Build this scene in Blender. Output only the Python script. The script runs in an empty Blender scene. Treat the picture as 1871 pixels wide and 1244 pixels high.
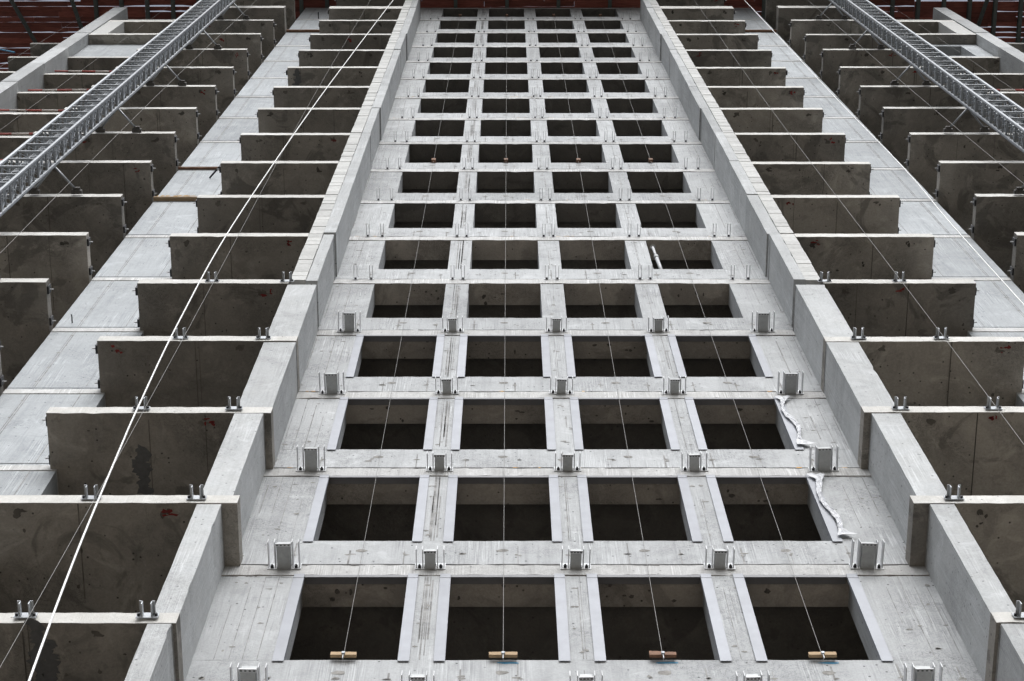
import bpy, math, random
from mathutils import Vector
random.seed(7)
S = bpy.context.scene
COL = S.collection

# ---------------------------------------------------------------- camera, sky, sun
PITCH = math.atan(3400/1079)
cd = bpy.data.cameras.new('camera'); cam = bpy.data.objects.new('camera', cd); COL.objects.link(cam)
cam.location = (0, 0, 1.6)
cam.rotation_euler = (math.pi/2 + PITCH, 0, 0)
cd.sensor_width = 36; cd.lens = 36*3400/1871; cd.shift_x = 6.5/1871
cd.clip_start = .1; cd.clip_end = 6000
S.camera = cam
S.render.resolution_x = 1024; S.render.resolution_y = 681

w = bpy.data.worlds.new('World'); S.world = w; w.use_nodes = True
nt = w.node_tree; nt.nodes.clear()
sky = nt.nodes.new('ShaderNodeTexSky'); sky.sky_type = 'NISHITA'; sky.sun_disc = False
sky.sun_elevation = math.radians(40); sky.sun_rotation = math.radians(172)
sky.dust_density = 6.0; sky.air_density = 1.0; sky.ozone_density = 1.0
hs = nt.nodes.new('ShaderNodeHueSaturation'); hs.inputs['Saturation'].default_value = .40
bg = nt.nodes.new('ShaderNodeBackground'); bg.inputs['Strength'].default_value = .14
wo = nt.nodes.new('ShaderNodeOutputWorld')
nt.links.new(sky.outputs[0], hs.inputs['Color']); tint = nt.nodes.new('ShaderNodeMix'); tint.data_type = 'RGBA'; tint.blend_type = 'MULTIPLY'   # cool cloud cover
tint.inputs[0].default_value = 1; tint.inputs[7].default_value = (.935, .985, 1.05, 1)
nt.links.new(hs.outputs[0], tint.inputs[6]); nt.links.new(tint.outputs[2], bg.inputs['Color'])
nt.links.new(bg.outputs[0], wo.inputs['Surface'])
sl = bpy.data.lights.new('sun', 'SUN'); sl.energy = 1.1; sl.angle = math.radians(70); sl.color = (1, .995, .985)
so = bpy.data.objects.new('sun', sl); COL.objects.link(so)
so.rotation_euler = (math.radians(90-40), 0, math.radians(-8)); so.location = (0, -20, 60)
S.view_settings.view_transform = 'Standard'; S.view_settings.look = 'None'
S.view_settings.exposure = 0.34; S.view_settings.gamma = 1; S.view_settings.use_curve_mapping = False

# ---------------------------------------------------------------- measures
D = 8.87                                   # metres from the camera to the slab fronts
H = 3.3                                    # storey height
def Z(j): return 19.863 + H*j              # top of floor slab j
def ZJ(k): return Z(k+1) - .17             # horizontal joint of the window wall
WALL = 1.0976*D                            # plane of the window wall
def mx(x): return .187*D - x               # mirror about the axis of the building
CAN = 76.15                                # underside of the canopy boards
PY = math.sin(PITCH); PC = math.cos(PITCH)
def at(px, py, y):                         # pixel of the photo -> point on the vertical plane y
    wv = 3400*y/(PY*(py+457))
    return Vector(((px-929)/3400*wv, y, 1.6 + (wv - y*PC)/PY))

# ---------------------------------------------------------------- materials
def new_mat(name):
    m = bpy.data.materials.new(name); m.use_nodes = True
    n = m.node_tree; b = n.nodes['Principled BSDF']
    return m, n, b
def N(n, t, **k):
    nd = n.nodes.new(t)
    for a, v in k.items(): setattr(nd, a, v)
    return nd
def math_n(n, op, a, b=None, c=None, clamp=False):
    nd = n.nodes.new('ShaderNodeMath'); nd.operation = op; nd.use_clamp = clamp
    for i, v in enumerate((a, b, c)):
        if v is None: continue
        if isinstance(v, (int, float)): nd.inputs[i].default_value = v
        else: n.links.new(v, nd.inputs[i])
    return nd.outputs[0]
def noise(n, vec, scale, detail=4, rough=.6, mapping=None, dist=0):
    if mapping:
        mp = n.nodes.new('ShaderNodeMapping'); mp.inputs['Scale'].default_value = mapping
        n.links.new(vec, mp.inputs['Vector']); vec = mp.outputs[0]
    nd = n.nodes.new('ShaderNodeTexNoise'); nd.inputs['Scale'].default_value = scale
    nd.inputs['Detail'].default_value = detail; nd.inputs['Roughness'].default_value = rough
    nd.inputs['Distortion'].default_value = dist
    n.links.new(vec, nd.inputs['Vector']); return nd.outputs['Fac']
def ramp(n, fac, lo, hi, a=0., b=1.):
    nd = n.nodes.new('ShaderNodeMapRange'); nd.clamp = True
    n.links.new(fac, nd.inputs['Value'])
    for i, v in zip(('From Min', 'From Max', 'To Min', 'To Max'), (lo, hi, a, b)): nd.inputs[i].default_value = v
    return nd.outputs[0]
def rgbmix(n, fac, a, b, mode='MIX'):
    nd = n.nodes.new('ShaderNodeMix'); nd.data_type = 'RGBA'; nd.blend_type = mode
    for s, v in ((0, fac), (6, a), (7, b)):
        if isinstance(v, (int, float)): nd.inputs[s].default_value = v
        elif isinstance(v, tuple): nd.inputs[s].default_value = (*v, 1)
        else: n.links.new(v, nd.inputs[s])
    return nd.outputs[2]

def concrete(name, base, dark, warm, streak=.5, blot=.5, pits=.5, seed=0., patch=0., tone=.16):
    m, n, b = new_mat(name)
    geo = N(n, 'ShaderNodeNewGeometry'); pos = geo.outputs['Position']
    oi = N(n, 'ShaderNodeObjectInfo')
    add = N(n, 'ShaderNodeVectorMath', operation='ADD'); n.links.new(pos, add.inputs[0]); add.inputs[1].default_value = (seed, seed*.3, 0)
    v = add.outputs[0]
    big = noise(n, v, .55, 5, .62, dist=.6)
    med = noise(n, v, 2.6, 6, .68, dist=.3)
    fine = noise(n, v, 34, 4, .7)
    vst = noise(n, v, 5.5, 5, .65, mapping=(1, 1, .07))
    vst2 = noise(n, v, 22, 3, .6, mapping=(1, 1, .035))
    c = rgbmix(n, ramp(n, med, .3, .7), base, warm)
    c = rgbmix(n, math_n(n, 'MULTIPLY', ramp(n, big, .42, .72), blot), c, dark)
    c = rgbmix(n, math_n(n, 'MULTIPLY', ramp(n, vst, .5, .78), streak), c, dark)
    c = rgbmix(n, math_n(n, 'MULTIPLY', ramp(n, vst2, .56, .75), streak*.75), c, dark)
    c = rgbmix(n, math_n(n, 'MULTIPLY', ramp(n, med, .6, .72), .3), c, tuple(min(1, x*1.25) for x in base))
    c = rgbmix(n, ramp(n, fine, .38, .68, 0, .38), c, dark)
    # fine scratches and lime runs along the pour
    vf = noise(n, v, 60, 2, .6, mapping=(1, 1, .02))
    gate = ramp(n, noise(n, v, 1.7, 4, .6, mapping=(1, 1, .35)), .48, .6)
    c = rgbmix(n, math_n(n, 'MULTIPLY', math_n(n, 'MULTIPLY', ramp(n, vf, .55, .66), gate), streak*1.2, clamp=True), c, dark)
    c = rgbmix(n, math_n(n, 'MULTIPLY', math_n(n, 'MULTIPLY', ramp(n, vf, .44, .36), gate), streak, clamp=True), c, tuple(min(.8, x*1.35) for x in base))
    cl = noise(n, v, 1.3, 7, .7, dist=1.0)
    c = rgbmix(n, ramp(n, cl, .56, .66, 0, .35), c, tuple(min(.8, x*1.3) for x in base))
    c = rgbmix(n, ramp(n, cl, .44, .36, 0, .30), c, dark)
    if patch:
        pn = noise(n, v, .75, 5, .62, dist=1.6)
        c = rgbmix(n, ramp(n, pn, .56, .61, 0, patch), c, tuple(x*.6 for x in dark))
        pn2 = noise(n, v, 1.1, 6, .7, dist=2.2)
        c = rgbmix(n, ramp(n, pn2, .57, .68, 0, patch*.7), c, tuple(x*1.35 for x in base))
        pn3 = noise(n, v, 2.4, 6, .7, dist=1)
        c = rgbmix(n, ramp(n, pn3, .58, .64, 0, patch*.7), c, dark)
    if pits:
        vo = N(n, 'ShaderNodeTexVoronoi'); vo.inputs['Scale'].default_value = 9; n.links.new(v, vo.inputs['Vector'])
        rnd = N(n, 'ShaderNodeSeparateColor'); n.links.new(vo.outputs['Color'], rnd.inputs[0])
        spot = math_n(n, 'MULTIPLY', ramp(n, vo.outputs['Distance'], .09, .16, 1, 0), ramp(n, rnd.outputs[0], .62, .66))
        c = rgbmix(n, math_n(n, 'MULTIPLY', spot, pits), c, tuple(x*.25 for x in dark))
        # scuffs: short dark crackle where two noises meet
        s1 = noise(n, v, 6, 6, .75, dist=1.2)
        cr = math_n(n, 'MULTIPLY', ramp(n, math_n(n, 'ABSOLUTE', math_n(n, 'SUBTRACT', s1, .5)), 0, .018, 1, 0), ramp(n, big, .47, .6))
        c = rgbmix(n, math_n(n, 'MULTIPLY', cr, pits*.9), c, tuple(x*.4 for x in dark))
    # every casting has its own tone
    tn = ramp(n, oi.outputs['Random'], 0, 1, 1-tone, 1+tone*.5)
    hv = N(n, 'ShaderNodeHueSaturation'); n.links.new(tn, hv.inputs['Value']); n.links.new(c, hv.inputs['Color'])
    n.links.new(hv.outputs[0], b.inputs['Base Color'])
    b.inputs['Roughness'].default_value = .85
    bp = N(n, 'ShaderNodeBump'); bp.inputs['Strength'].default_value = .5; bp.inputs['Distance'].default_value = .02
    hgt = math_n(n, 'ADD', math_n(n, 'MULTIPLY', fine, .35), math_n(n, 'MULTIPLY', vst2, .6))
    n.links.new(hgt, bp.inputs['Height']); n.links.new(bp.outputs[0], b.inputs['Normal'])
    return m
def plain(name, col, rough=.6, metal=0., var=.15, scale=8, col2=None, stretch=None):
    m, n, b = new_mat(name)
    tc = N(n, 'ShaderNodeNewGeometry').outputs['Position']
    oi = N(n, 'ShaderNodeObjectInfo')
    f = noise(n, tc, scale, 4, .65, mapping=stretch)
    c = rgbmix(n, ramp(n, f, .3, .7), tuple(x*(1-var) for x in col), tuple(min(1, x*(1+var)) for x in col) if not col2 else col2)
    hv = N(n, 'ShaderNodeHueSaturation'); n.links.new(ramp(n, oi.outputs['Random'], 0, 1, 1-var, 1+var), hv.inputs['Value'])
    n.links.new(c, hv.inputs['Color']); n.links.new(hv.outputs[0], b.inputs['Base Color'])
    b.inputs['Roughness'].default_value = rough; b.inputs['Metallic'].default_value = metal
    bp = N(n, 'ShaderNodeBump'); bp.inputs['Strength'].default_value = .2; bp.inputs['Distance'].default_value = .01
    n.links.new(f, bp.inputs['Height']); n.links.new(bp.outputs[0], b.inputs['Normal'])
    return m
M = {}
M['wall'] = concrete('wall_concrete', (.455, .468, .474), (.23, .235, .24), (.41, .421, .426), .55, .35, .9)
M['band'] = concrete('band_concrete', (.57, .572, .566), (.30, .295, .285), (.50, .50, .49), .6, .2, .6, 11)
M['fin'] = concrete('fin_concrete', (.472, .487, .492), (.25, .256, .258), (.42, .425, .42), .45, .35, .7, 23)
M['strip'] = concrete('strip_concrete', (.43, .452, .466), (.24, .257, .272), (.37, .388, .40), .6, .35, .7, 31)
M['slab'] = concrete('slab_concrete', (.40, .372, .33), (.17, .16, .143), (.32, .295, .258), .1, .9, .95, 47, patch=.55, tone=.38)  # slab body darker than its front: underside shade put into the colour
M['edge'] = concrete('lit_edge_concrete', (.66, .65, .62), (.42, .41, .38), (.50, .49, .46), .2, .3, .7, 5, tone=.08)  # brighter copy for the slab fronts: daylight put into the colour
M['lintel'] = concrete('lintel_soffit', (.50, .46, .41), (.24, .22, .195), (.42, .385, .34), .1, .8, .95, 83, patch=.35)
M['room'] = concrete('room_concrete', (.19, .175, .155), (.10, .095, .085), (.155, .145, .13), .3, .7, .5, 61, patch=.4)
M['brick'] = plain('lime_brick', (.46, .46, .445), .9, 0, .12, 14)
M['mark'] = plain('dark_stain', (.17, .165, .155), .95, 0, .4, 12)
M['seam'] = plain('seam_stain', (.22, .218, .213), .95, 0, .5, 5)
M['gap'] = plain('joint_mortar', (.055, .052, .05), 1, 0, .3, 10)
M['galv'] = plain('galvanised_steel', (.29, .305, .32), .45, .5, .16, 20)
M['plate'] = plain('white_primed_steel', (.50, .51, .52), .5, .1, .14, 20)
M['boxp'] = plain('grey_box_steel', (.36, .37, .37), .5, .3, .1, 15)
M['bolt'] = plain('black_steel', (.03, .03, .032), .5, .5, .2, 10)
M['flash'] = plain('coated_flashing', (.285, .297, .325), .5, .05, .10, 3)
M['beam'] = plain('painted_beam', (.12, .135, .125), .6, .1, .15, 6)
M['board'] = plain('red_board', (.25, .065, .05), .75, 0, .35, 6, col2=(.38, .12, .085), stretch=(.4, 6, 6))
M['timber'] = plain('raw_timber', (.34, .24, .14), .8, 0, .2, 12, stretch=(1, 8, 8))
M['formply'] = plain('brown_timber', (.16, .085, .05), .8, 0, .25, 12)
M['foam'] = plain('yellow_foam', (.50, .27, .05), .9, 0, .25, 20)
M['rope'] = plain('white_rope', (.88, .88, .87), .8, 0, .04, 30)
M['wire'] = plain('steel_wire', (.26, .255, .245), .6, .1, .1, 30)
M['red'] = plain('red_paint', (.20, .022, .02), .8, 0, .25, 12)
M['red2'] = plain('red_stripe', (.36, .075, .06), .6, 0, .1, 12)
M['white'] = plain('white_stripe', (.52, .47, .44), .6, 0, .08, 12)
M['film'] = plain('white_film', (.52, .53, .55), .35, 0, .05, 12)
M['dflash'] = plain('dark_flashing', (.17, .17, .18), .55, .1, .1, 5)
M['cseam'] = plain('slab_seam', (.10, .092, .08), .95, 0, .4, 3)
M['darkst'] = plain('dark_steel', (.09, .085, .08), .6, .3, .2, 12)
M['sstain'] = plain('soffit_stain', (.17, .155, .14), .95, 0, .4, 30)
M['zinc'] = plain('zinc_plate', (.40, .42, .44), .5, .3, .15, 25)
M['jcrack'] = plain('joint_crack', (.11, .105, .10), .95, 0, .4, 20)
M['wet'] = plain('wet_concrete', (.085, .085, .085), .6, 0, .2, 14)
M['blue'] = plain('blue_plastic', (.02, .17, .30), .6, 0, .2, 12)
def ground_mat():
    m, n, b = new_mat('site_ground')
    pos = N(n, 'ShaderNodeNewGeometry').outputs['Position']
    d = N(n, 'ShaderNodeVectorMath', operation='LENGTH'); n.links.new(pos, d.inputs[0])
    e = math_n(n, 'ADD', d.outputs['Value'], math_n(n, 'MULTIPLY', noise(n, pos, .04, 5), 40))
    bounce_soil = rgbmix(n, ramp(n, noise(n, pos, .5, 6), .3, .7), (.21, .178, .135), (.32, .268, .21))  # unseen brown patch near the building, added to bounce warm light onto lower slabs
    far = rgbmix(n, ramp(n, noise(n, pos, .15, 6), .3, .7), (.042, .045, .043), (.072, .074, .072))
    n.links.new(rgbmix(n, ramp(n, e, 42, 60), bounce_soil, far), b.inputs['Base Color']); b.inputs['Roughness'].default_value = .95
    return m
M['ground'] = ground_mat()

# ---------------------------------------------------------------- mesh helpers
WLOC = {}
class MB:
    def __init__(s): s.v = []; s.f = []; s.mi = []; s.m = 0
    def face(s, pts):
        i = len(s.v); s.v += [tuple(p) for p in pts]; s.f.append(tuple(range(i, i+len(pts)))); s.mi.append(s.m)
    def box(s, x0, x1, y0, y1, z0, z1, m=0):
        i = len(s.v)
        s.v += [(x0,y0,z0),(x1,y0,z0),(x1,y1,z0),(x0,y1,z0),(x0,y0,z1),(x1,y0,z1),(x1,y1,z1),(x0,y1,z1)]
        s.f += [(i,i+3,i+2,i+1),(i+4,i+5,i+6,i+7),(i,i+1,i+5,i+4),(i+1,i+2,i+6,i+5),(i+2,i+3,i+7,i+6),(i+3,i,i+4,i+7)]
        s.mi += [m]*6
        return s
    def rough_box(s, x0, x1, y0, y1, z0, z1, step=.16, amp=.008, axis=0, fm=None, m=0, chip=.03, um=None):
        """box whose front arrises (at y0) are cast a little uneven, with the odd chip; axis 0 along x, 2 along z"""
        L = (x1-x0) if axis == 0 else (z1-z0); n = max(1, int(L/step)); i0 = len(s.v)
        for k in range(n+1):
            t = k/n; r = lambda: random.uniform(-amp, amp) if 0 < k < n else 0
            c = random.random() < chip and 0 < k < n
            c1 = random.uniform(.005, .016) if c else 0
            if axis == 0:
                x = x0+L*t + r()
                s.v += [(x, y0+r()*.5+c1, z0+abs(r())+c1), (x, y0+r()*.5, z1-abs(r())-c1*.5), (x, y1, z1), (x, y1, z0)]
            else:
                z = z0+L*t + r()
                s.v += [(x1-abs(r())-c1, y0+r()*.5+c1*.5, z), (x0+abs(r()), y0+r()*.5, z), (x0, y1, z), (x1, y1, z)]
        for k in range(n):
            a = i0+4*k; b_ = a+4
            for q in range(4):
                s.f.append((a+q, b_+q, b_+(q+1) % 4, a+(q+1) % 4)); s.mi.append(fm if (q == 0 and fm is not None) else um if (q == 3 and um is not None) else m)
        e = i0+4*n
        s.f += [(i0, i0+1, i0+2, i0+3), (e+3, e+2, e+1, e)]; s.mi += [m, m]
        return s
    def bar(s, a, b, r, n=6, m=0):
        a, b = Vector(a), Vector(b); d = (b-a).normalized()
        u = d.cross(Vector((0, 0, 1)) if abs(d.z) < .9 else Vector((1, 0, 0))).normalized(); v = d.cross(u)
        i = len(s.v)
        for p in (a, b):
            for k in range(n):
                t = 2*math.pi*k/n; s.v.append(tuple(p + (u*math.cos(t)+v*math.sin(t))*r))
        for k in range(n): s.f.append((i+k, i+(k+1) % n, i+n+(k+1) % n, i+n+k)); s.mi.append(m)
        s.f += [tuple(i+k for k in reversed(range(n))), tuple(i+n+k for k in range(n))]; s.mi += [m, m]
        return s
    def blob(s, c, ax, ay, rx, ry, n=9, jit=.35, m=0):
        """irregular thin patch in the plane ax, ay"""
        c, ax, ay = Vector(c), Vector(ax), Vector(ay); i = len(s.v)
        for k in range(n):
            t = 2*math.pi*k/n; g = 1+random.uniform(-jit, jit)
            s.v.append(tuple(c+ax*(rx*g*math.cos(t))+ay*(ry*g*math.sin(t))))
        s.f.append(tuple(range(i, i+n))); s.mi.append(m)
    def build(s, name, mats, parent=None, smooth=False):
        if not isinstance(mats, (list, tuple)): mats = [mats]
        xs, ys, zs = zip(*s.v)
        c = Vector(((min(xs)+max(xs))/2, (min(ys)+max(ys))/2, (min(zs)+max(zs))/2))
        me = bpy.data.meshes.new(name); me.from_pydata([tuple(Vector(p)-c) for p in s.v], [], s.f); me.update()
        for mm in mats: me.materials.append(M[mm])
        me.polygons.foreach_set('material_index', s.mi)
        if smooth: me.polygons.foreach_set('use_smooth', [True]*len(s.f))
        o = bpy.data.objects.new(name, me); COL.objects.link(o)
        put(o, c, parent); return o
def put(o, c, parent=None):
    WLOC[o.name] = Vector(c)
    if parent: o.parent = parent; o.location = Vector(c) - WLOC[parent.name]
    else: o.location = c
def tag(o, label=None, cat=None, group=None, kind=None):
    for k, v in (('label', label), ('category', cat), ('group', group), ('kind', kind)):
        if v: o[k] = v
    return o
def empty(name, loc, label=None, cat=None, group=None, parent=None):
    o = bpy.data.objects.new(name, None); o.empty_display_size = .3; COL.objects.link(o); put(o, Vector(loc), parent)
    return tag(o, label, cat, group)
def dup(o, loc, parent=None, kids=()):
    c = o.copy(); COL.objects.link(c); put(c, Vector(loc), parent)
    for k in kids:
        d = k.copy(); COL.objects.link(d); d.parent = c
    return c

# ---------------------------------------------------------------- ground
g = MB(); g.face([(-1500, -1500, 0), (1500, -1500, 0), (1500, 1500, 0), (-1500, 1500, 0)])
tag(g.build('ground', 'ground'), kind='structure')

# ---------------------------------------------------------------- the building
B = empty('concrete_building', (.09*D, WALL, 0), 'unfinished grey concrete tower with four columns of window openings and projecting slabs', 'building')
J0, J1 = -2, 16
XE = -1.95*D
mb = MB()                                              # plain lower part that carries the storeys in view
mb.box(-1.68*D, mx(-1.68*D), WALL+.02, WALL+5.4, 0, Z(J0)-.3)
mb.build('lower_wall', 'wall', B)
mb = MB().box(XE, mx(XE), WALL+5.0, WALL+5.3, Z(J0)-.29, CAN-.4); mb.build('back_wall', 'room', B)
for s in (0, 1):
    x0, x1 = -.43*D, -.40*D
    if s: x0, x1 = mx(x1), mx(x0)
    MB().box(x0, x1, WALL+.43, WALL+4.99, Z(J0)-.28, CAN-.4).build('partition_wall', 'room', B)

win = [(-.289+.2037*i)*D for i in range(4)]; WW = .154*D
def finx(s):                                            # inner face of the fin on storey s
    return {-2: -.405, -1: -.405, 0: -.400, 1: -.388}.get(s, -.377)*D
def span(x0, x1, side): return (x0, x1) if side == 0 else (mx(x1), mx(x0))

# central window wall, storey by storey
marks = MB(); seams = MB(); soff = MB(); piers_x = -.110*D
for k in range(J0, 17):
    zt, zb = ZJ(k)-.34, ZJ(k)-2.57                       # window head and sill
    zn = ZJ(k-1)
    a, b_ = -.42*D, mx(-.42*D)
    # floor band: between the joint and the window heads, cast 12 mm proud
    MB().rough_box(a, b_, WALL-.012, WALL+.42, zt, ZJ(k)-.04, um=1, amp=.010, chip=.02).build('floor_band', ['band', 'lintel' if k < 6 else 'room'], B)  # upper soffits take the darker room concrete: their shade is put into the colour
    pw = MB()
    pw.rough_box(a, b_, WALL, WALL+.42, zn+.012, zb, amp=.005, chip=.03)
    edges = [a] + [e for x in win for e in (x, x+WW)] + [b_]
    for i in range(0, 10, 2): pw.rough_box(edges[i], edges[i+1], WALL, WALL+.42, zb, zt, axis=2, amp=.0035, chip=.03)
    pw.build('wall_panel', 'wall', B)
    MB().box(a, b_, WALL+.03, WALL+.40, ZJ(k)-.04, ZJ(k)+.012).build('joint_strip', 'gap', B)
    # room floor plate behind
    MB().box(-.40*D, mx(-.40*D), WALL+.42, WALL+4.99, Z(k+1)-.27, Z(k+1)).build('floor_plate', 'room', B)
    # tie marks and casting seams
    for i in range(13):
        x = a+.35+(b_-a-.7)*i/12+random.uniform(-.05, .05)
        for q in range(2):
            marks.blob((x+random.uniform(-.03, .03), WALL-.0025, zn+.30+random.uniform(-.04, .04)), (1, 0, 0), (0, 0, 1), random.uniform(.02, .055), random.uniform(.012, .03), 7, .5)
        if random.random() < .75:
            ww = random.uniform(.006, .016)
            seams.box(x-ww, x+ww*.6, WALL-.0018, WALL+.001, zn+.01, zn+random.uniform(.35, .66))
    for i in range(1, 5):
        x = win[i-1]+WW/2
        marks.blob((x, WALL-.003, zn+.42), (1, 0, 0), (0, 0, 1), .075, .05, 10, .2)
    for q in range(5):
        xx = piers_x + (q-2)*.022+random.uniform(-.012, .012); ww = random.uniform(.004, .011)
        seams.box(xx-ww, xx+ww, WALL-.0018, WALL+.001, zb+.01+random.choice((0, .1, .5)), zt-.02-random.choice((0, .1, .7)))
    for i in range(4):
        if k > 4: break
        for q in range(random.randint(0, 4)):
            soff.blob((win[i]+random.uniform(.1, WW-.1), WALL+random.uniform(.10, .38), zt-.0025-.0004*q), (1, 0, 0), (0, 1, 0), random.uniform(.012, .045), random.uniform(.012, .04), 10, .3)
    for i in range(0, 10, 2):
        c = (edges[i]+edges[i+1])/2
        for q in range(2 if 0 < i < 8 else 4):
            xx = c+random.uniform(-.06, .06) if 0 < i < 8 else edges[i]+(edges[i+1]-edges[i])*(.35+.14*q)+random.uniform(-.02, .02)
            ww = random.uniform(.002, .005) if q % 2 else random.uniform(.003, .008)
            seams.box(xx-ww, xx+ww, WALL-.0018, WALL+.001, zb+.02+random.choice((0, 0, .4, .9)), zt-.02-random.choice((0, 0, .3, .8)))
            for r in range(4):
                if random.random() < .5: marks.blob((xx+random.uniform(-.09, .09), WALL-.003, zb+(zt-zb)*(r+.5)/4+random.uniform(-.1, .1)), (1, 0, 0), (0, 0, 1), random.uniform(.02, .045), random.uniform(.012, .028), 7, .5)

# fins either side of the window wall
def brick_column(side): pass
brick_mesh = None
for side in (0, 1):
    for s in range(J0, 16):
        xi = finx(s); z0, z1 = Z(s), Z(s+1)-.26
        if s >= 4: z0, z1 = Z(s)+.012, Z(s+1)-.012
        if s < 4:
            x0, x1 = span(-.434*D, xi, side)
            f = MB().rough_box(x0, x1, D+.012, WALL+.42, z0, z1, axis=2, amp=.004, chip=.04)
            f.build('fin_wall', 'fin', B)
        else:
            x0, x1 = span(-.401*D, xi+.0012*D*((s*7) % 4)-.001*D, side)
            f = MB().rough_box(x0, x1, D+random.uniform(-.02, .016), WALL+.42, z0, z1, axis=2, amp=.004, chip=.04)
            xa, xb = span(-.4315*D, -.4015*D, side)
            f.box(xa, xb, D+.26, WALL+.42, z0, z1)
            fo = f.build('fin_wall', 'fin', B)
            # lime bricks laid against the fin front
            nb = 12; bh = (z1-z0)/nb
            xa, xb = span(-.432*D, -.402*D, side)
            for q in range(nb):
                if brick_mesh is None:
                    bm_ = MB().rough_box(xa, xb, D, D+.25, z0, z0+bh-.009, amp=.0015, chip=0)
                    bo = bm_.build('brick', 'brick', fo); brick_mesh = bo
                    continue
                o = dup(brick_mesh, ((xa+xb)/2+random.uniform(-.004, .004), D+.125+random.uniform(-.006, .008), z0+bh*(q+.5)), fo)
    # recess lines where a fin side meets the wall
    for s in range(J0, 16):
        x = finx(s)+.004; x = x if side == 0 else mx(x)
        seams.box(x-.004, x+.004, D+.03, WALL-.001, Z(s+1)-.285, Z(s+1)-.262)

# projecting slabs
def slab(x0, x1, y0, y1, z1, th, parent=B, name='balcony_slab'):
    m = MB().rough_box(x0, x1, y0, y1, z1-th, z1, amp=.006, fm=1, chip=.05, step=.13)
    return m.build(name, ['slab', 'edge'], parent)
def soffit_marks(o, x0, x1, y0, y1, z, red=.35):
    """patches and seams on the underside of a slab"""
    mk = MB(); n = 0
    for q in range(2):
        if random.random() < .85:
            x = x0+(x1-x0)*(.14 if q == 0 else .84)+random.uniform(-.08, .08)
            for r in range(3):
                mk.blob((x+random.uniform(-.05, .05), y0+.13+random.uniform(-.03, .05), z-.002-.0006*r), (1, 0, 0), (0, 1, 0), random.uniform(.02, .06), random.uniform(.02, .05), 8, .5); n += 1
    for q in range(random.randint(2, 6)):
        mk.blob((random.uniform(x0+.1, x1-.1), random.uniform(y0+.1, y1), z-.002), (1, 0, 0), (0, 1, 0), random.uniform(.01, .03), random.uniform(.01, .04), 7, .5); n += 1
    if n: mk.build('stain', 'cseam', o)['kind'] = 'stuff'
    sm = MB(); xs = x0+(x1-x0)*random.choice((.4, .45, .5, .55, .6))
    ww = random.uniform(.004, .008)
    sm.box(xs-ww, xs+ww, y0+.01+random.choice((0, 0, .1)), y1, z-.002, z+.001)
    sm.build('casting_seam', 'cseam', o)
    if random.random() < .5:
        xs2 = xs+random.choice((-.07, .06, -.9, .8)); sm = MB().box(xs2-.004, xs2+.004, y0+.01, y1, z-.002, z+.001); sm.build('casting_seam', 'cseam', o)
    if random.random() < red:
        rm = MB(); x = x0+(x1-x0)*random.choice((.12, .5, .88))
        for r in range(4):
            rm.blob((x+random.uniform(-.07, .07), y0+.14+random.uniform(-.07, .07), z-.0045), (1, 0, 0), (0, 1, 0), random.uniform(.015, .05), random.uniform(.012, .03), 7, .6)
        rm.build('red_paint_mark', 'red', o)['kind'] = 'stuff'
def run_stain(o, x, y0, y1, z):
    m = MB()
    for q in range(16):
        yy = y0+(y1-y0)*q/16
        m.blob((x+random.uniform(-.05, .05), yy, z-.003-.0004*(q % 4)), (1, 0, 0), (0, 1, 0), random.uniform(.05, .11), random.uniform(.04, .09), 10, .45)
    m.build('water_stain', 'wet', o)['kind'] = 'stuff'
def end_fittings(o, x, y0, z0, z1, sgn):
    """formwork clamps and hinge plates left on the end face"""
    for yy in (y0+.08, y0+.66):
        m = MB().box(*sorted((x, x+sgn*.035)), yy, yy+.14, z0+.03, z1-.04)
        m.bar((x, yy+.07, z0+.1), (x+sgn*.10, yy+.07, z0+.1), .012, 5, 1)
        m.build('end_clamp', ['bolt', 'plate'], o)
FT = {}
front_slabs = {}
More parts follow.
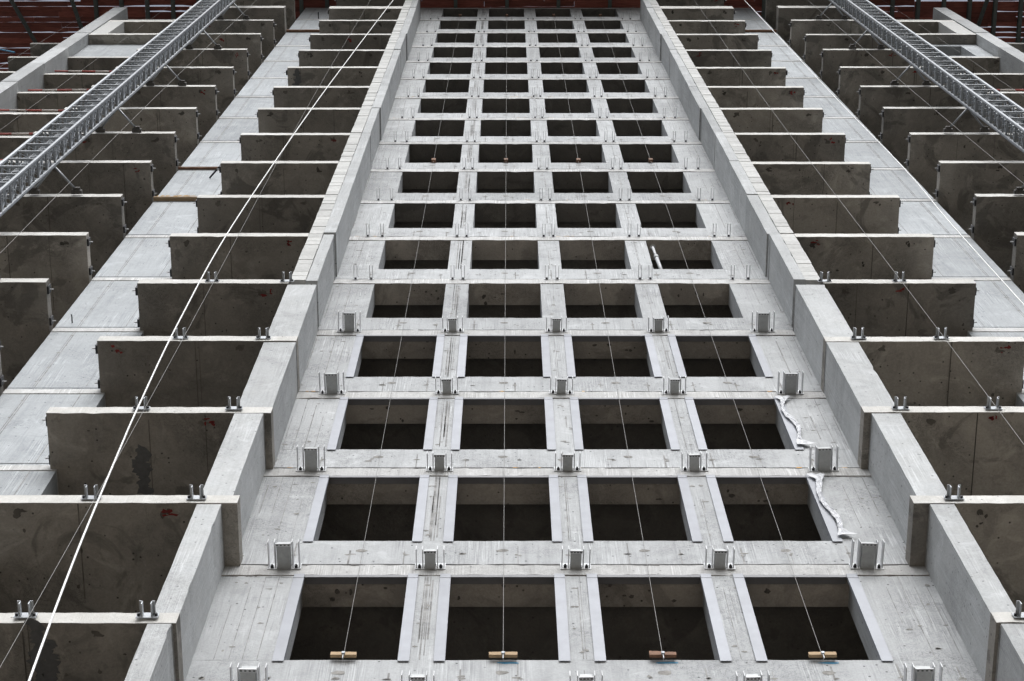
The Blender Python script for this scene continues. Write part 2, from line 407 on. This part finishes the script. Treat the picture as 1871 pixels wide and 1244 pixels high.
for side in (0, 1):
    sg = -1 if side == 0 else 1
    for j in range(J0, 17):
        th = .25; z1 = Z(j)
        if j == 15: th, z1 = .62, Z(j)+.40
        inn = (-.378 if j >= 1 else -.40)*D if j < 4 else -.4325*D
        if j in (2, 3): inn = -.3765*D
        x0, x1 = span(-.731*D+random.uniform(-.015, .015), inn, side)
        dy = random.uniform(-.012, .012)
        if j < 4:
            # part that crosses the fin stops at the window wall; part over the loggia runs deep
            xa, xb = span(-.731*D, -.436*D, side)
            o = slab(*( (x0, xb) if side == 0 else (xa, x1) ), D+dy, D+3.4, z1, th)
            xc, xd = span(-.436*D, inn, side)
            slab(xc, xd, D+dy, WALL+.42, z1, th, name='slab_nib')
        else:
            o = slab(x0, x1, D+dy, D+3.4, z1, th)
            xa, xb = x0, x1
        front_slabs[(side, j)] = o
        xa, xb = span(-.731*D, -.44*D, side)
        soffit_marks(o, xa, xb, D, D+1.3, z1-th)
        if side == 0 and j == 0: run_stain(o, -.57*D, D+.01, D+1.2, z1-th); run_stain(o, -.555*D, D+.25, D+1.1, z1-th)
        if side == 0 and j == 2: run_stain(o, -.585*D, D+.55, D+1.25, z1-th)
        if side == 0 and j == 11: run_stain(o, -.70*D, D+.05, D+1.25, z1-th)
        end_fittings(o, xa if side == 0 else xb, D, z1-th, z1, sg)
        # outer slabs
        if j <= 14:
            xa, xb = span(-1.30*D, -.913*D+random.uniform(-.02, .02), side)
            zo = Z(j)+.09
            o = slab(xa, xb, D+random.uniform(-.015, .015), D+3.4, zo, .25)
            soffit_marks(o, xa+.9, xb, D, D+1.5, zo-.25, .4)
            end_fittings(o, xb if side == 0 else xa, D, zo-.25, zo, -sg)
            front_slabs[(side, j, 'o')] = o
        else:
            xa, xb = span(-1.30*D, -.913*D, side)
            o = slab(xa, xb, D, D+3.4, Z(j)+(.42 if j == 15 else .1), .55 if j == 15 else .25)
        if j <= 13:
            xa, xb = span(-1.69*D, -1.302*D, side)
            o = slab(xa, xb, 1.084*D, D+3.4, Z(j)+.02, .25)
            soffit_marks(o, xa, xb, 1.084*D, D+1.9, Z(j)-.23, .1)
        elif j == 14:
            xa, xb = span(-1.628*D, -1.15*D, side)
            slab(xa, xb, 1.052*D, D+3.4, Z(j)+.02, .30)
        elif j == 15:
            xa, xb = span(-1.628*D, -1.15*D, side)
            slab(xa, xb, 1.052*D, 1.052*D+1.2, Z(j)+.02, .42)
        else:
            xa, xb = span(-1.628*D, -1.15*D, side)
            slab(xa, xb, 1.10*D, D+3.4, Z(j)+.02, .30)
    # strip of wall between the loggias
    for s in range(J0, 17):
        x0, x1 = span(-.905*D, -.7225*D, side)
        zt = Z(s+1) if s < 16 else CAN-.3
        if s < 16: zt = Z(s+1)
        MB().rough_box(x0, x1, WALL, WALL+1.5, Z(s)+.012, zt-.30, axis=2, amp=.003, chip=.02).build('strip_panel', 'strip', B)
        MB().rough_box(x0, x1, WALL-.01, WALL+1.5, zt-.285, zt-.09, amp=.004).build('strip_band', 'band', B)
        MB().rough_box(x0, x1, WALL+.006, WALL+1.5, zt-.08, zt, amp=.003).build('strip_ledge', 'strip', B)
        MB().box(x0+.003, x1-.003, WALL+.03, WALL+1.49, Z(s)-.002, Z(s)+.014).build('joint_strip', 'gap', B)
        xs = -.905*D+.40; xs = xs if side == 0 else mx(xs)
        for dx in (0, .035, .85 if side == 0 else -.85):
            ww = random.uniform(.004, .008); seams.box(xs+dx-ww, xs+dx+ww, WALL-.0018, WALL+.001, Z(s)+.03, zt-.31)
        for q in range(4):
            marks.blob((xs+random.uniform(-.02, .02), WALL-.003, Z(s)+.3+q*.8+random.uniform(-.1, .1)), (1, 0, 0), (0, 0, 1), .03, .02, 7, .5)
    # outer fin
    for s in range(J0, 16):
        x0, x1 = span(-1.684*D, -1.629*D, side)
        d = random.uniform(-.01, .01)
        MB().rough_box(x0, x1, 1.049*D+d, 1.30*D, Z(s)+.012, Z(s+1)-.012, axis=2, amp=.004, chip=.04).build('fin_wall', 'fin', B)
    # storeys at the top of the outer bay: wall, then frame
    x0, x1 = span(-1.627*D, -1.15*D, side)
    pz0, pz1 = Z(13)+.025, Z(14)-.285
    if side == 0:
        MB().rough_box(x0, x1, 1.09*D, 1.12*D, pz0, pz1).build('wall_panel', 'strip', B)
    else:
        m = MB(); xa, xb = mx(-1.56*D), mx(-1.30*D)
        xa, xb = min(xa, xb), max(xa, xb)
        m.rough_box(xb, x1, 1.09*D, 1.09*D+.4, pz0, pz1, axis=2); m.rough_box(x0, xa, 1.09*D, 1.09*D+.4, pz0, pz1, axis=2)
        m.rough_box(xa, xb, 1.09*D, 1.09*D+.4, pz0, pz0+.45); m.rough_box(xa, xb, 1.09*D, 1.09*D+.4, pz1-.4, pz1)
        m.build('wall_panel', 'strip', B)
    xa, xb = span(-1.627*D, -1.56*D, side)
    MB().rough_box(xa, xb, 1.052*D, 1.052*D+.5, Z(14)+.02, Z(15)-.40, axis=2).build('brick_pier', 'brick', B)
    # bay beyond the outer fin, set back
    for j in range(11, 17):
        xa, xb = span(-2.05*D, -1.69*D, side)
        slab(xa, xb, 1.20*D, 1.20*D+2.6, Z(j), .28)
    xa, xb = span(-2.05*D, -1.69*D, side)
    MB().box(xa, xb, 1.20*D+2.4, 1.20*D+2.55, Z(10), Z(16)-.3).build('rear_wall', 'room', B)
marks.build('tie_mark', 'mark', B)['kind'] = 'stuff'
seams.build('casting_seam', 'seam', B)['kind'] = 'stuff'
joints = MB(); foam = MB()
for k in range(J0, 17):
    zt = ZJ(k)-.34; edges = [-.42*D]+[e for x in win for e in (x, x+WW)]+[mx(-.42*D)]
    x = edges[0]
    while x < edges[-1]-.1:                              # broken mortar along the joint
        L = random.uniform(.05, .5)
        if random.random() < .45:
            h = random.uniform(.006, .022)
            joints.blob((x+L/2, WALL-.0145, ZJ(k)-.04-h*.3), (1, 0, 0), (0, 0, 1), L/2, h, 12, .45)
        x += L
    for i in (0, 2, 4, 6, 8):                            # crack under the band on each pier
        x = edges[i]; zz = zt-.004
        while x < edges[i+1]-.06:
            L = random.uniform(.03, .10)
            if random.random() < (.8 if i in (0, 8) else .5): joints.blob((x+L/2, WALL-.0025, zz), (1, 0, 0), (0, 0, 1), L/2, random.uniform(.003, .009), 7, .4)
            zz += random.uniform(-.006, .006); x += L
    if k in (1, 2, 5, 6, 9, 10):
        for q in range(10):
            foam.blob((random.choice((.02, .12, -.35, .5))*D+random.uniform(-.35, .35), WALL-.016, ZJ(k)-.03), (1, 0, 0), (0, 0, 1), random.uniform(.015, .06), random.uniform(.006, .013), 8, .4)
joints.build('joint_crack', 'jcrack', B)['kind'] = 'stuff'
foam.build('joint_foam', 'foam', B)['kind'] = 'stuff'
soff.build('lintel_stain', 'sstain', B)['kind'] = 'stuff'

# ---------------------------------------------------------------- window flashings, four lower rows
proto = None
for k in range(-1, 4):
    zt, zb = ZJ(k)-.34, ZJ(k)-2.57
    for i, x in enumerate(win):
        root = empty('flashing', (x+WW/2, WALL, zt), parent=B)
        for sgn, xe in ((-1, x), (1, x+WW)):
            xa, xb = sorted((xe+sgn*.085, xe-sgn*.045))
            m = MB().box(xa, xb, WALL-.022, WALL-.015, zb-.06, zt+.02)
            xi = xe-sgn*.045
            xc, xd = sorted((xi, xi+sgn*.006))
            m.box(xc, xd, WALL-.0145, WALL+.03, zb+.004, zt-.01)
            m.box(*sorted((xe+sgn*.087, xe-sgn*.044)), WALL-.026, WALL-.0225, zt-.10, zt-.085)
            m.build('side_flashing', 'flash', root)
        m = MB().box(x+.05, x+WW-.05, WALL-.020, WALL+.10, zt-.022, zt-.014)
        m.box(x+.05, x+WW-.05, WALL-.0205, WALL-.0145, zt-.075, zt-.023)
        m.build('head_flashing', 'dflash', root)

# ---------------------------------------------------------------- steel brackets
piers = [-.315*D, -.110*D, .0945*D, .297*D, .5035*D]
def box_bracket(x, z, ln, wd):
    root = empty('box_bracket', (x, WALL, z), parent=B)
    for sgn in (-1, 1):
        xo = x+sgn*(wd/2+.055)
        MB().box(xo-.06, xo+.06, WALL-.024, WALL-.013, z-.085, z+.085).build('base_plate', 'plate', root)
        m = MB()
        for dx in (-.04, .04):
            m.box(xo+dx-.005, xo+dx+.005, WALL-ln-.02, WALL-.0245, z-.055, z+.055)
        m.build('side_plate', 'plate', root)
        b = MB().bar((xo, WALL-.07, z-.045), (xo, WALL-.0245, z-.045), .012, 6).bar((xo, WALL-.055, z-.045), (xo, WALL-.0246, z-.045), .021, 6)
        b.build('bolt', 'bolt', root)
    m = MB().box(x-wd/2+.012, x+wd/2-.012, WALL-ln+.03, WALL-.014, z-.07, z+.07)
    m.build('steel_box', 'boxp', root)
    m = MB().box(x-wd/2, x+wd/2, WALL-ln-.01, WALL-ln+.029, z-.075, z-.055)
    for q in range(4):
        xx = x-wd/2+wd*(q+.5)/4; m.box(xx-.012, xx+.012, WALL-ln+.004, WALL-ln+.018, z-.077, z-.0755, m=1)
    m.build('slotted_plate', ['plate', 'bolt'], root)
    root.rotation_euler = (random.uniform(-.02, .02), random.uniform(-.02, .02), random.uniform(-.03, .03))
for k in range(-1, 4):
    for i, x in enumerate(piers):
        outer = i in (0, 4)
        box_bracket(x, ZJ(k)-.10, .35 if outer else .255, .19 if outer else .155)
# slim rod anchors on the upper joints
first = None
for k in range(4, 16):
    for i, x in enumerate(piers):
        for sgn in (-1, 1):
            xx = x+sgn*(.15 if i in (0, 4) else .10); z = ZJ(k)-.05
            if first is None:
                m = MB().box(xx-.05, xx+.05, WALL-.02, WALL-.0125, z-.05, z+.05, 0)
                for dx in (-.03, .03): m.box(xx+dx-.004, xx+dx+.004, WALL-.30, WALL-.0205, z-.03, z+.03, 0)
                m.bar((xx, WALL-.055, z-.02), (xx, WALL-.0205, z-.02), .02, 6, 1)
                first = m.build('rod_anchor', ['plate', 'bolt'], B); fc = WLOC[first.name] - Vector((xx, 0, z))
            else: dup(first, Vector((xx, 0, z))+fc, B)
# fork brackets on the slab edges
def fork(x, z, ythick, parent, y=D):
    root = empty('fork_bracket', (x, y, z), parent=parent)
    MB().box(x-.12, x+.12, y-.024, y-.016, z-.06, z+.06).build('base_plate', 'galv', root)
    for sgn in (-1, 1):
        m = MB(); xx = x+sgn*.05
        m.box(xx-.006, xx+.006, y-.175, y-.0245, z-.045, z+.02)
        m.box(*sorted((xx, xx+sgn*.035)), y-.18, y-.0246, z+.021, z+.03)
        m.build('upright', 'zinc', root)
        MB().bar((x+sgn*.095, y-.05, z-.01), (x+sgn*.095, y-.0245, z-.01), .017, 6).build('bolt', 'bolt', root)
for side in (0, 1):
    for j in range(-1, 5):
        for xq in (-.584, -.4365):
            x = xq*D if side == 0 else mx(xq*D)
            fork(x, Z(j)-.125, 0, B)

# ---------------------------------------------------------------- canopy of red boards over the top
C = empty('board_canopy', (.09*D, D, CAN), 'dark red board canopy with steel beams above the topmost windows', 'canopy')
y = .98*D; r = 0
while y < 1.62*D:
    for xs0, xs1, out in ((-2.35*D, -1.63*D, 1), (-1.63*D, 1.82*D, 0), (1.82*D, 2.55*D, 1)):
        if not out and y > 1.16*D: continue                 # the roof slab is there
        x = xs0
        while x < xs1-.01:
            L = min(random.uniform(1.6, 3.6) if out else random.uniform(3.5, 6), xs1-x)
            if xs1-x-L < .6: L = xs1-x
            far = out or x < -1.0*D or x > 1.2*D
            g = random.choice((.001, .001, .002, .010, .030, .038)) if far else random.choice((.001, .001, .001, .004, .014))
            n = max(2, int(L/.35)); m = MB(); z0 = CAN+random.uniform(0, .006); wb = []
            for q in range(n+1):
                xx = x+.003+(L-.006)*q/n; ya = y+.207-max(.0005, g+random.uniform(-1, 1)*.8*g)
                m.v += [(xx, y, z0), (xx, ya, z0), (xx, ya, z0+.028), (xx, y, z0+.028)]
            for q in range(n):
                for e in range(4): m.f.append((4*q+e, 4*q+(e+1) % 4, 4*q+4+(e+1) % 4, 4*q+4+e)); m.mi.append(0)
            m.f += [(3, 2, 1, 0), (4*n, 4*n+1, 4*n+2, 4*n+3)]; m.mi += [0, 0]
            m.build('board', 'board', C)
            x += L
    y += .207; r += 1
m = MB(); y = .35*D  # unseen boards added towards the camera to shade the upper storeys
while y < .975*D:
    x = -2.35*D
    while x < 2.5*D:
        L = random.uniform(3, 6); m.box(x+.004, x+L-.004, y+.001, y+.205, CAN, CAN+.028); x += L
    y += .207
m.build('unseen_shade_boards', 'board', C)['kind'] = 'stuff'
x = (832-929)/(.953*474)*1.1*D
xs = [x+q*2.04 for q in range(-7, 12)] + [x+(q+.5)*2.04 for q in (-7, -6, -5, -4, -3, 6, 7, 8, 9, 10)]
for q, xx in enumerate(xs):
    m = MB().box(xx-.07, xx+.07, .36*D, 1.62*D, CAN-.03, CAN-.004).box(xx-.012, xx+.012, .36*D, 1.62*D, CAN-.20, CAN-.03).box(xx-.07, xx+.07, .36*D, 1.62*D, CAN-.225, CAN-.20)
    m.build('steel_beam', 'beam', C)
for side in (0, 1):
    for (xa, ya, xb, yb) in ((-1.98, .95, -1.84, 1.45), (-2.25, 1.0, -2.0, 1.5)):
        if side: xa, xb = .187-xa, .187-xb
        m = MB().bar((xa*D, ya*D, CAN-.30), (xb*D, yb*D, CAN-.30), .085, 4); m.build('diagonal_brace', 'beam', C)
for yy in (.37*D, 1.6*D): MB().box(-2.35*D, 2.55*D, yy, yy+.12, CAN-.42, CAN-.23).build('edge_beam', 'beam', C)

# ---------------------------------------------------------------- lattice masts with ties to the slabs
def mast(side):
    X0, X1 = -1.1355*D, -1.0676*D
    if side: X0, X1 = mx(X1), mx(X0)
    Y0, Y1 = .883*D, .930*D
    name = 'galvanised lattice mast crossing the upper %s corner, tied to the slab edges with V struts' % ('left' if side == 0 else 'right')
    T = empty('lattice_mast', ((X0+X1)/2, (Y0+Y1)/2, 0), name, 'mast', 'lattice masts beside the building')
    zt = CAN-.5
    for x in (X0, X1):
        for yy in (Y0, Y1): MB().bar((x, yy, 0), (x, yy, zt), .042, 8).build('chord', 'galv', T, smooth=False)
    st = .72; z = 34.0; zi = 0
    protos = {}
    def rep(key, mk, z, par):
        if key not in protos:
            m = mk(z); o = m.build('rung', 'galv', par); protos[key] = (o, WLOC[o.name].z - z)
        else:
            o, dz = protos[key]; c = WLOC[o.name]; dup(o, (c.x, c.y, z+dz), par)
    lattice = MB(); low = MB()
    z = 34.0
    def parts(z):
        return {'f': lambda z: MB().box(X0, X1, Y0-.02, Y0+.02, z-.02, z+.02), 'b': lambda z: MB().box(X0, X1, Y1-.02, Y1+.02, z-.02, z+.02),
                'l': lambda z: MB().box(X0-.018, X0+.018, Y0, Y1, z-.025, z+.025), 'r': lambda z: MB().box(X1-.018, X1+.018, Y0, Y1, z-.025, z+.025)}
    while z < zt:
        for key, fn in parts(z).items(): rep(key, fn, z, T)
        # bracing, rack and small cleats inside
        a, b = (X0, X1) if zi % 2 else (X1, X0)
        lattice.bar((a, Y1, z), (b, Y1, z+st), .011, 4)
        lattice.bar((X0, Y0, z), (X0, Y1, z+st), .011, 4); lattice.bar((X1, Y1, z), (X1, Y0, z+st), .011, 4)
        xm, ym = (X0+X1)/2, (Y0+Y1)/2
        xm, ym = (X0+X1)/2, (Y0+Y1)/2
        for dz in (.12, .24, .36, .48, .60):
            lattice.box(X0+.04, X1-.04, ym-.012, ym+.012, z+dz-.008, z+dz+.008)
            lattice.box(xm-.05, xm+.05, ym-.09, ym-.03, z+dz-.03, z+dz+.0)
        lattice.box(X0+.10, X0+.14, Y0+.03, Y1-.03, z+.30, z+.33); lattice.box(X1-.14, X1-.10, Y0+.03, Y1-.03, z+.44, z+.47)
        for xx in (X0, X1):
            lattice.box(xx-.012, xx+.012, Y0, Y1, z+st/2-.02, z+st/2+.01)
            lattice.bar((xx, Y0+.02, z+st/2), (xx, Y1-.02, z+.04), .011, 4)
            lattice.box(xx-.03, xx+.03, ym-.02, ym+.03, z+.26, z+.31); lattice.box(xx-.03, xx+.03, Y0+.08, Y0+.12, z+.5, z+.54)
        lattice.bar((X0, Y0+.01, z+.06), (X1, Y1, z+.24), .010, 4); lattice.bar((X1, Y0+.04, z+.5), (X0, Y1, z+.62), .010, 4)
        lattice.bar((X0+.05, Y0+.10, z+.36), (X1-.05, Y0+.10, z+.36), .009, 4)
        z += st; zi += 1
    xm, ym = (X0+X1)/2, (Y0+Y1)/2
    for dx in (-.12, .12): lattice.box(xm+dx-.015, xm+dx+.015, ym-.02, ym+.02, 0, zt)
    lattice.build('lattice_bracing', 'galv', T)['kind'] = 'stuff'
    z = 1.0
    while z < 33.9:
        low.box(X0, X1, Y0-.02, Y0+.02, z-.02, z+.02).box(X0, X1, Y1-.02, Y1+.02, z-.02, z+.02)
        low.box(X0-.018, X0+.018, Y0, Y1, z-.02, z+.02).box(X1-.018, X1+.018, Y0, Y1, z-.02, z+.02); z += st
    low.build('lower_rungs', 'galv', T)['kind'] = 'stuff'
    xc = -1.0676*D if side == 0 else mx(-1.0676*D)
    for j in (4, 6, 8, 10, 12, 14):
        zz = Z(j)-.02
        for dx in (-.05*D, .05*D):
            t = MB().bar((xc, Y1+.01, zz), (xc+dx, D-.09, zz), .024, 8).build('tie_rod', 'galv', T, smooth=True)
            f = MB().box(xc+dx-.11, xc+dx+.11, D-.10, D-.02, zz-.05, zz+.04).box(xc+dx-.07, xc+dx+.07, D-.16, D-.101, zz-.03, zz+.03)
            f.bar((xc+dx-.08, D-.13, zz-.055), (xc+dx-.08, D-.03, zz-.055), .02, 5)
            f.build('tie_foot', 'darkst', t)
for side in (0, 1): mast(side)

# ---------------------------------------------------------------- ropes and wires
def tube(pts, r, n=6):
    m = MB(); ring = []
    P = [Vector(p) for p in pts]
    for i, p in enumerate(P):
        d = (P[min(i+1, len(P)-1)]-P[max(i-1, 0)]).normalized()
        u = d.cross(Vector((0, 1, 0))).normalized(); v = d.cross(u); b = len(m.v)
        for k in range(n):
            t = 2*math.pi*k/n; m.v.append(tuple(p+(u*math.cos(t)+v*math.sin(t))*r))
        ring.append(b)
    for i in range(len(P)-1):
        for k in range(n):
            m.f.append((ring[i]+k, ring[i]+(k+1) % n, ring[i+1]+(k+1) % n, ring[i+1]+k)); m.mi.append(0)
    return m
def catmull(P, n=10):
    out = []
    for i in range(len(P)-1):
        p0, p1, p2, p3 = P[max(i-1, 0)], P[i], P[i+1], P[min(i+2, len(P)-1)]
        for k in range(n):
            t = k/n
            out.append(.5*((2*p1)+(p2-p0)*t+(2*p0-5*p1+4*p2-p3)*t*t+(3*p1-p0-3*p2+p3)*t**3))
    out.append(P[-1]); return out
rp = [(742,-26,.975),(717,2,.97),(640,103,.965),(560,212,.96),(425,411,.95),(328,585,.935),(253,742,.92),(219,820,.91),(140,1010,.89),(53,1244,.87),(0,1400,.86),(-60,1600,.85)]
o = tube(catmull([at(a, b, q*D) for a, b, q in rp]), .012).build('rope', 'rope', smooth=True)
tag(o, 'thick white rope running down in front of the left slabs to the bottom edge', 'rope')
rp = [(1360,0,.985),(1392,34,.985),(1529,181,.98),(1652,308,.975),(1737,408,.97),(1871,557,.965),(2010,710,.96)]
o = tube(catmull([at(a, b, q*D) for a, b, q in rp]), .011).build('rope', 'rope', smooth=True)
tag(o, 'thin white rope running down along the wall strip on the right', 'rope')
def wire(ratio, yq, label, z0=Z(-2), z1=CAN-.4, r=.0036, jit=.05, group='plumb wires along the facade'):
    x = ratio*yq*D; n = 24
    pts = [(x+jit*math.sin(i*.35), yq*D, z0+(z1-z0)*i/n) for i in range(n+1)]
    o = tube(pts, r, 5).build('wire', 'wire', smooth=True); return tag(o, label, 'wire', group)
wire(-.585, .975, 'thin wire hanging past the middle of the left slabs beside the thick rope')
wire(-1.062, .97, 'thin wire hanging past the outer left slabs beneath the left mast', r=.0045)
wire(-1.398, 1.06, 'faint wire over the outer left bay behind the left mast')
wire(-1.685, 1.13, 'short wire beyond the outer left fin at the left edge')
wire(.773, .975, 'thin wire hanging past the middle of the inner right slabs')
wire(1.249, .97, 'thin wire hanging past the outer right slabs beneath the right mast', r=.0045)
wire(1.564, 1.06, 'faint wire over the outer right bay behind the right mast')
ordn = ['first', 'second', 'third', 'fourth']
wx = [(-.2085+.2018*i)*D for i in range(4)]
zlo = ZJ(0)-2.57-.10
for i in range(4):
    pts = [(wx[i], WALL-.05, zlo), (wx[i], WALL-.05, ZJ(8)-2.6), (wx[i], WALL-.05, ZJ(16)-2.45)]
    tag(tube(pts, .0032, 5).build('wire', 'wire', smooth=True), 'plumb wire down the %s column of windows from the left' % ordn[i], 'wire', 'plumb wires down the window columns')
    # offcuts of timber that hold the wires
    z = ZJ(0)-2.57
    wd = (.145, .16, .15, .155)[i]
    root = empty('timber_offcut', (wx[i], WALL-.07, z-.05), ('light brown plank', 'cracked brown plank', 'dark torn plank', 'long light brown plank')[i] + ' held by the wire at the sill of the lowest %s window' % ordn[i], 'timber offcut', 'timber offcuts on the sills')
    m = MB(); n = 9
    for q in range(n):
        xa = wx[i]-wd+2*wd*q/n; zz = random.uniform(-.004, .004)+(.02 if (i == 2 and q < 4) else 0)
        m.box(xa, xa+2*wd/n, WALL-.085, WALL-.047+random.uniform(-.001, .001), z-.034-random.uniform(0, .003), z+.034+zz)
    m.build('plank', 'formply' if i == 2 else 'timber', root)
    m = MB().bar((wx[i], WALL-.11, z-.02), (wx[i], WALL-.086, z-.02), .022, 8)
    m.bar((wx[i], WALL-.09, z-.13), (wx[i], WALL-.09, z-.03), .008, 5)
    m.build('wire_clamp', 'galv', root)
    if i != 0:
        m = MB(); m.blob((wx[i]+.06, WALL-.004, z-.075), (1, 0, 0), (0, 0, 1), .12, .022, 10, .25)
        tag(m.build('chalk_mark', 'blue', B))
    for k, lab in ((8, 'middle'), (16, 'topmost')):
        z2 = ZJ(k)-2.57
        m = MB().box(wx[i]-.05, wx[i]+.05, WALL-.09, WALL-.012, z2-.05, z2+.12)
        tag(m.build('timber_block', 'formply'), 'small brown timber block on the sill of the %s window in the %s row' % (ordn[i], lab), 'timber block', 'timber blocks on the sills')

# ---------------------------------------------------------------- loose things
def batten(x0, x1, z, y, h, d, mt, label, foam=False):
    root = empty('timber_batten', ((x0+x1)/2, y, z), label, 'timber batten')
    MB().rough_box(x0, x1, y-d, y, z, z+h, amp=.006).build('plank', mt, root)
    if foam:
        m = MB()
        for q in range(26):
            xx = random.uniform(x0, x1); m.blob((xx, y-d-.006-random.uniform(0, .004), z+h+random.uniform(-.01, .05)), (1, 0, 0), (0, 0, 1), random.uniform(.03, .08), random.uniform(.015, .04), 8, .4)
        m.build('foam_bead', 'foam', root)
xa, xb = -.905*D, -.725*D
batten(xa, xb, Z(7)-.29, WALL-.012, .085, .09, 'timber', 'pale timber batten with yellow foam across the left wall strip', True)
batten(xa, xb, Z(8)-.29, WALL-.012, .085, .06, 'formply', 'brown timber batten across the left wall strip above the foamed one')
batten(xa, xb, Z(15)-.29, WALL-.012, .14, .08, 'formply', 'dark brown batten near the top of the left wall strip')
batten(mx(xb), mx(xa), Z(15)-.29, WALL-.012, .10, .08, 'formply', 'dark brown batten near the top of the right wall strip')
p = at(383, 325, WALL-.02); q2 = at(404, 320, D+.3)
o = MB().bar(p, (p.x+.30, WALL-.35, p.z+.0), .022, 6).build('steel_pin', 'bolt'); tag(o, 'short black steel pin lying against the left wall strip', 'steel pin')
p = at(132, 590, WALL); o = MB().bar((p.x, WALL-.16, p.z), (p.x, WALL+.0, p.z), .012, 6).build('rebar_stub', 'bolt'); tag(o, 'thin rebar stub standing out of the left wall strip', 'rebar')
p = at(582, 34, WALL); o = MB().bar((p.x, WALL-.25, p.z), (p.x, WALL, p.z), .02, 6).build('rebar_stub', 'bolt'); tag(o, 'rebar stub near the top of the left wall strip', 'rebar')

# telescopic prop leaning in a window opening
x = at(1203, 485, WALL+.1).x; zs = ZJ(5)-2.57
P = empty('telescopic_prop', (x, WALL+.1, zs), 'white telescopic prop leaning in a window of the fourth column', 'prop')
a, b = Vector((x+.02, WALL+.06, zs-.05)), Vector((x-.03, WALL+.03, zs+1.80))
MB().bar(a, a.lerp(b, .6), .038, 10).build('outer_tube', 'plate', P, smooth=True)
MB().bar(a.lerp(b, .6), b, .028, 10).build('inner_tube', 'plate', P, smooth=True)
MB().bar(a.lerp(b, .56), a.lerp(b, .63), .052, 10).build('collar', 'boxp', P, smooth=True)
MB().bar(b-Vector((0, .01, .02)), b+Vector((0, .01, .02)), .06, 8).build('head_plate', 'boxp', P)

# loose protective film hanging from two flashings
def film(k, lab):
    zt, zb = ZJ(k)-.34, ZJ(k)-2.57; xe = win[3]+WW
    m = MB(); n = 46; rows = []
    for i in range(n+1):
        t = i/n; zz = zt-.03-(zt-zb-.1)*t
        x = xe+.05+.05*math.sin(t*9+k)+.05*max(0, t-.12)+(.10*max(0, t-.88)/.12)
        wv = .022+.022*abs(math.sin(t*5.5+k))+(.09*(1-i/5) if i < 5 else 0)+(.10*(1-(n-i)/5) if i > n-5 else 0)
        row = []
        for q in range(5):
            u = q/4-.5
            row.append(len(m.v)); m.v.append((x+u*wv*2+random.uniform(-.005, .005), WALL-.04-.02*abs(math.sin(u*7+t*23))-random.uniform(0, .008), zz+random.uniform(-.006, .006)+u*.04*math.sin(i*.7)))
        rows.append(row)
    for i in range(n):
        for q in range(4): m.f.append((rows[i][q], rows[i][q+1], rows[i+1][q+1], rows[i+1][q])); m.mi.append(0)
    o = m.build('plastic_film', 'film'); sm = o.modifiers.new('thick', 'SOLIDIFY'); sm.thickness = .004
    tag(o, lab, 'plastic film', 'loose film on the flashings')
film(1, 'crumpled white film hanging from the rightmost flashing, lower of the two')
film(2, 'crumpled white film hanging from the rightmost flashing, upper of the two')

# red and white barrier poles along the recessed slabs on the left, and two on the right
def pole(x0, x1, y, z, tilt, label):
    root = empty('barrier_pole', ((x0+x1)/2, y, z), label, 'barrier pole', 'red and white barrier poles')
    n = max(2, int((x1-x0)/.42))
    for q in range(n):
        a = x0+(x1-x0)*q/n; b = x0+(x1-x0)*(q+1)/n
        za = z+tilt*(q/n-.5); zb_ = z+tilt*((q+1)/n-.5)
        MB().bar((a, y, za), (b, y, zb_), .026, 8).build('stripe', 'red2' if q % 2 == 0 else 'white', root, smooth=True)
lv = {12: 'highest', 11: 'second', 10: 'third', 9: 'fourth', 8: 'lowest'}
for j, x0 in ((12, -1.60), (11, -1.60), (10, -1.62), (9, -1.62), (8, -1.62)):
    pole(x0*D, -1.26*D, 1.084*D-.04, Z(j)+.10, .10 if j % 2 else -.14, 'red and white pole on the outer left slab, %s of five' % lv[j])
pole(-1.60*D, -1.3*D, 1.084*D+.10, Z(12)+.28, .12, 'red and white pole on the outer left slab, above the highest one')
pole(mx(-1.30*D), mx(-1.60*D), 1.084*D-.04, Z(11)+.08, .03, 'red and white pole on the outer right slab behind the mast')
p = at(5, 92, 1.19*D)
m = MB()
for q in range(6): m.bar((p.x-.4+q*.16, 1.19*D, p.z+.5-q*.16), (p.x-.24+q*.16, 1.19*D, p.z+.34-q*.16), .03, 6)
tag(m.build('blue_hose', 'blue'), 'blue hose hanging at the far left behind the outer fin', 'hose')
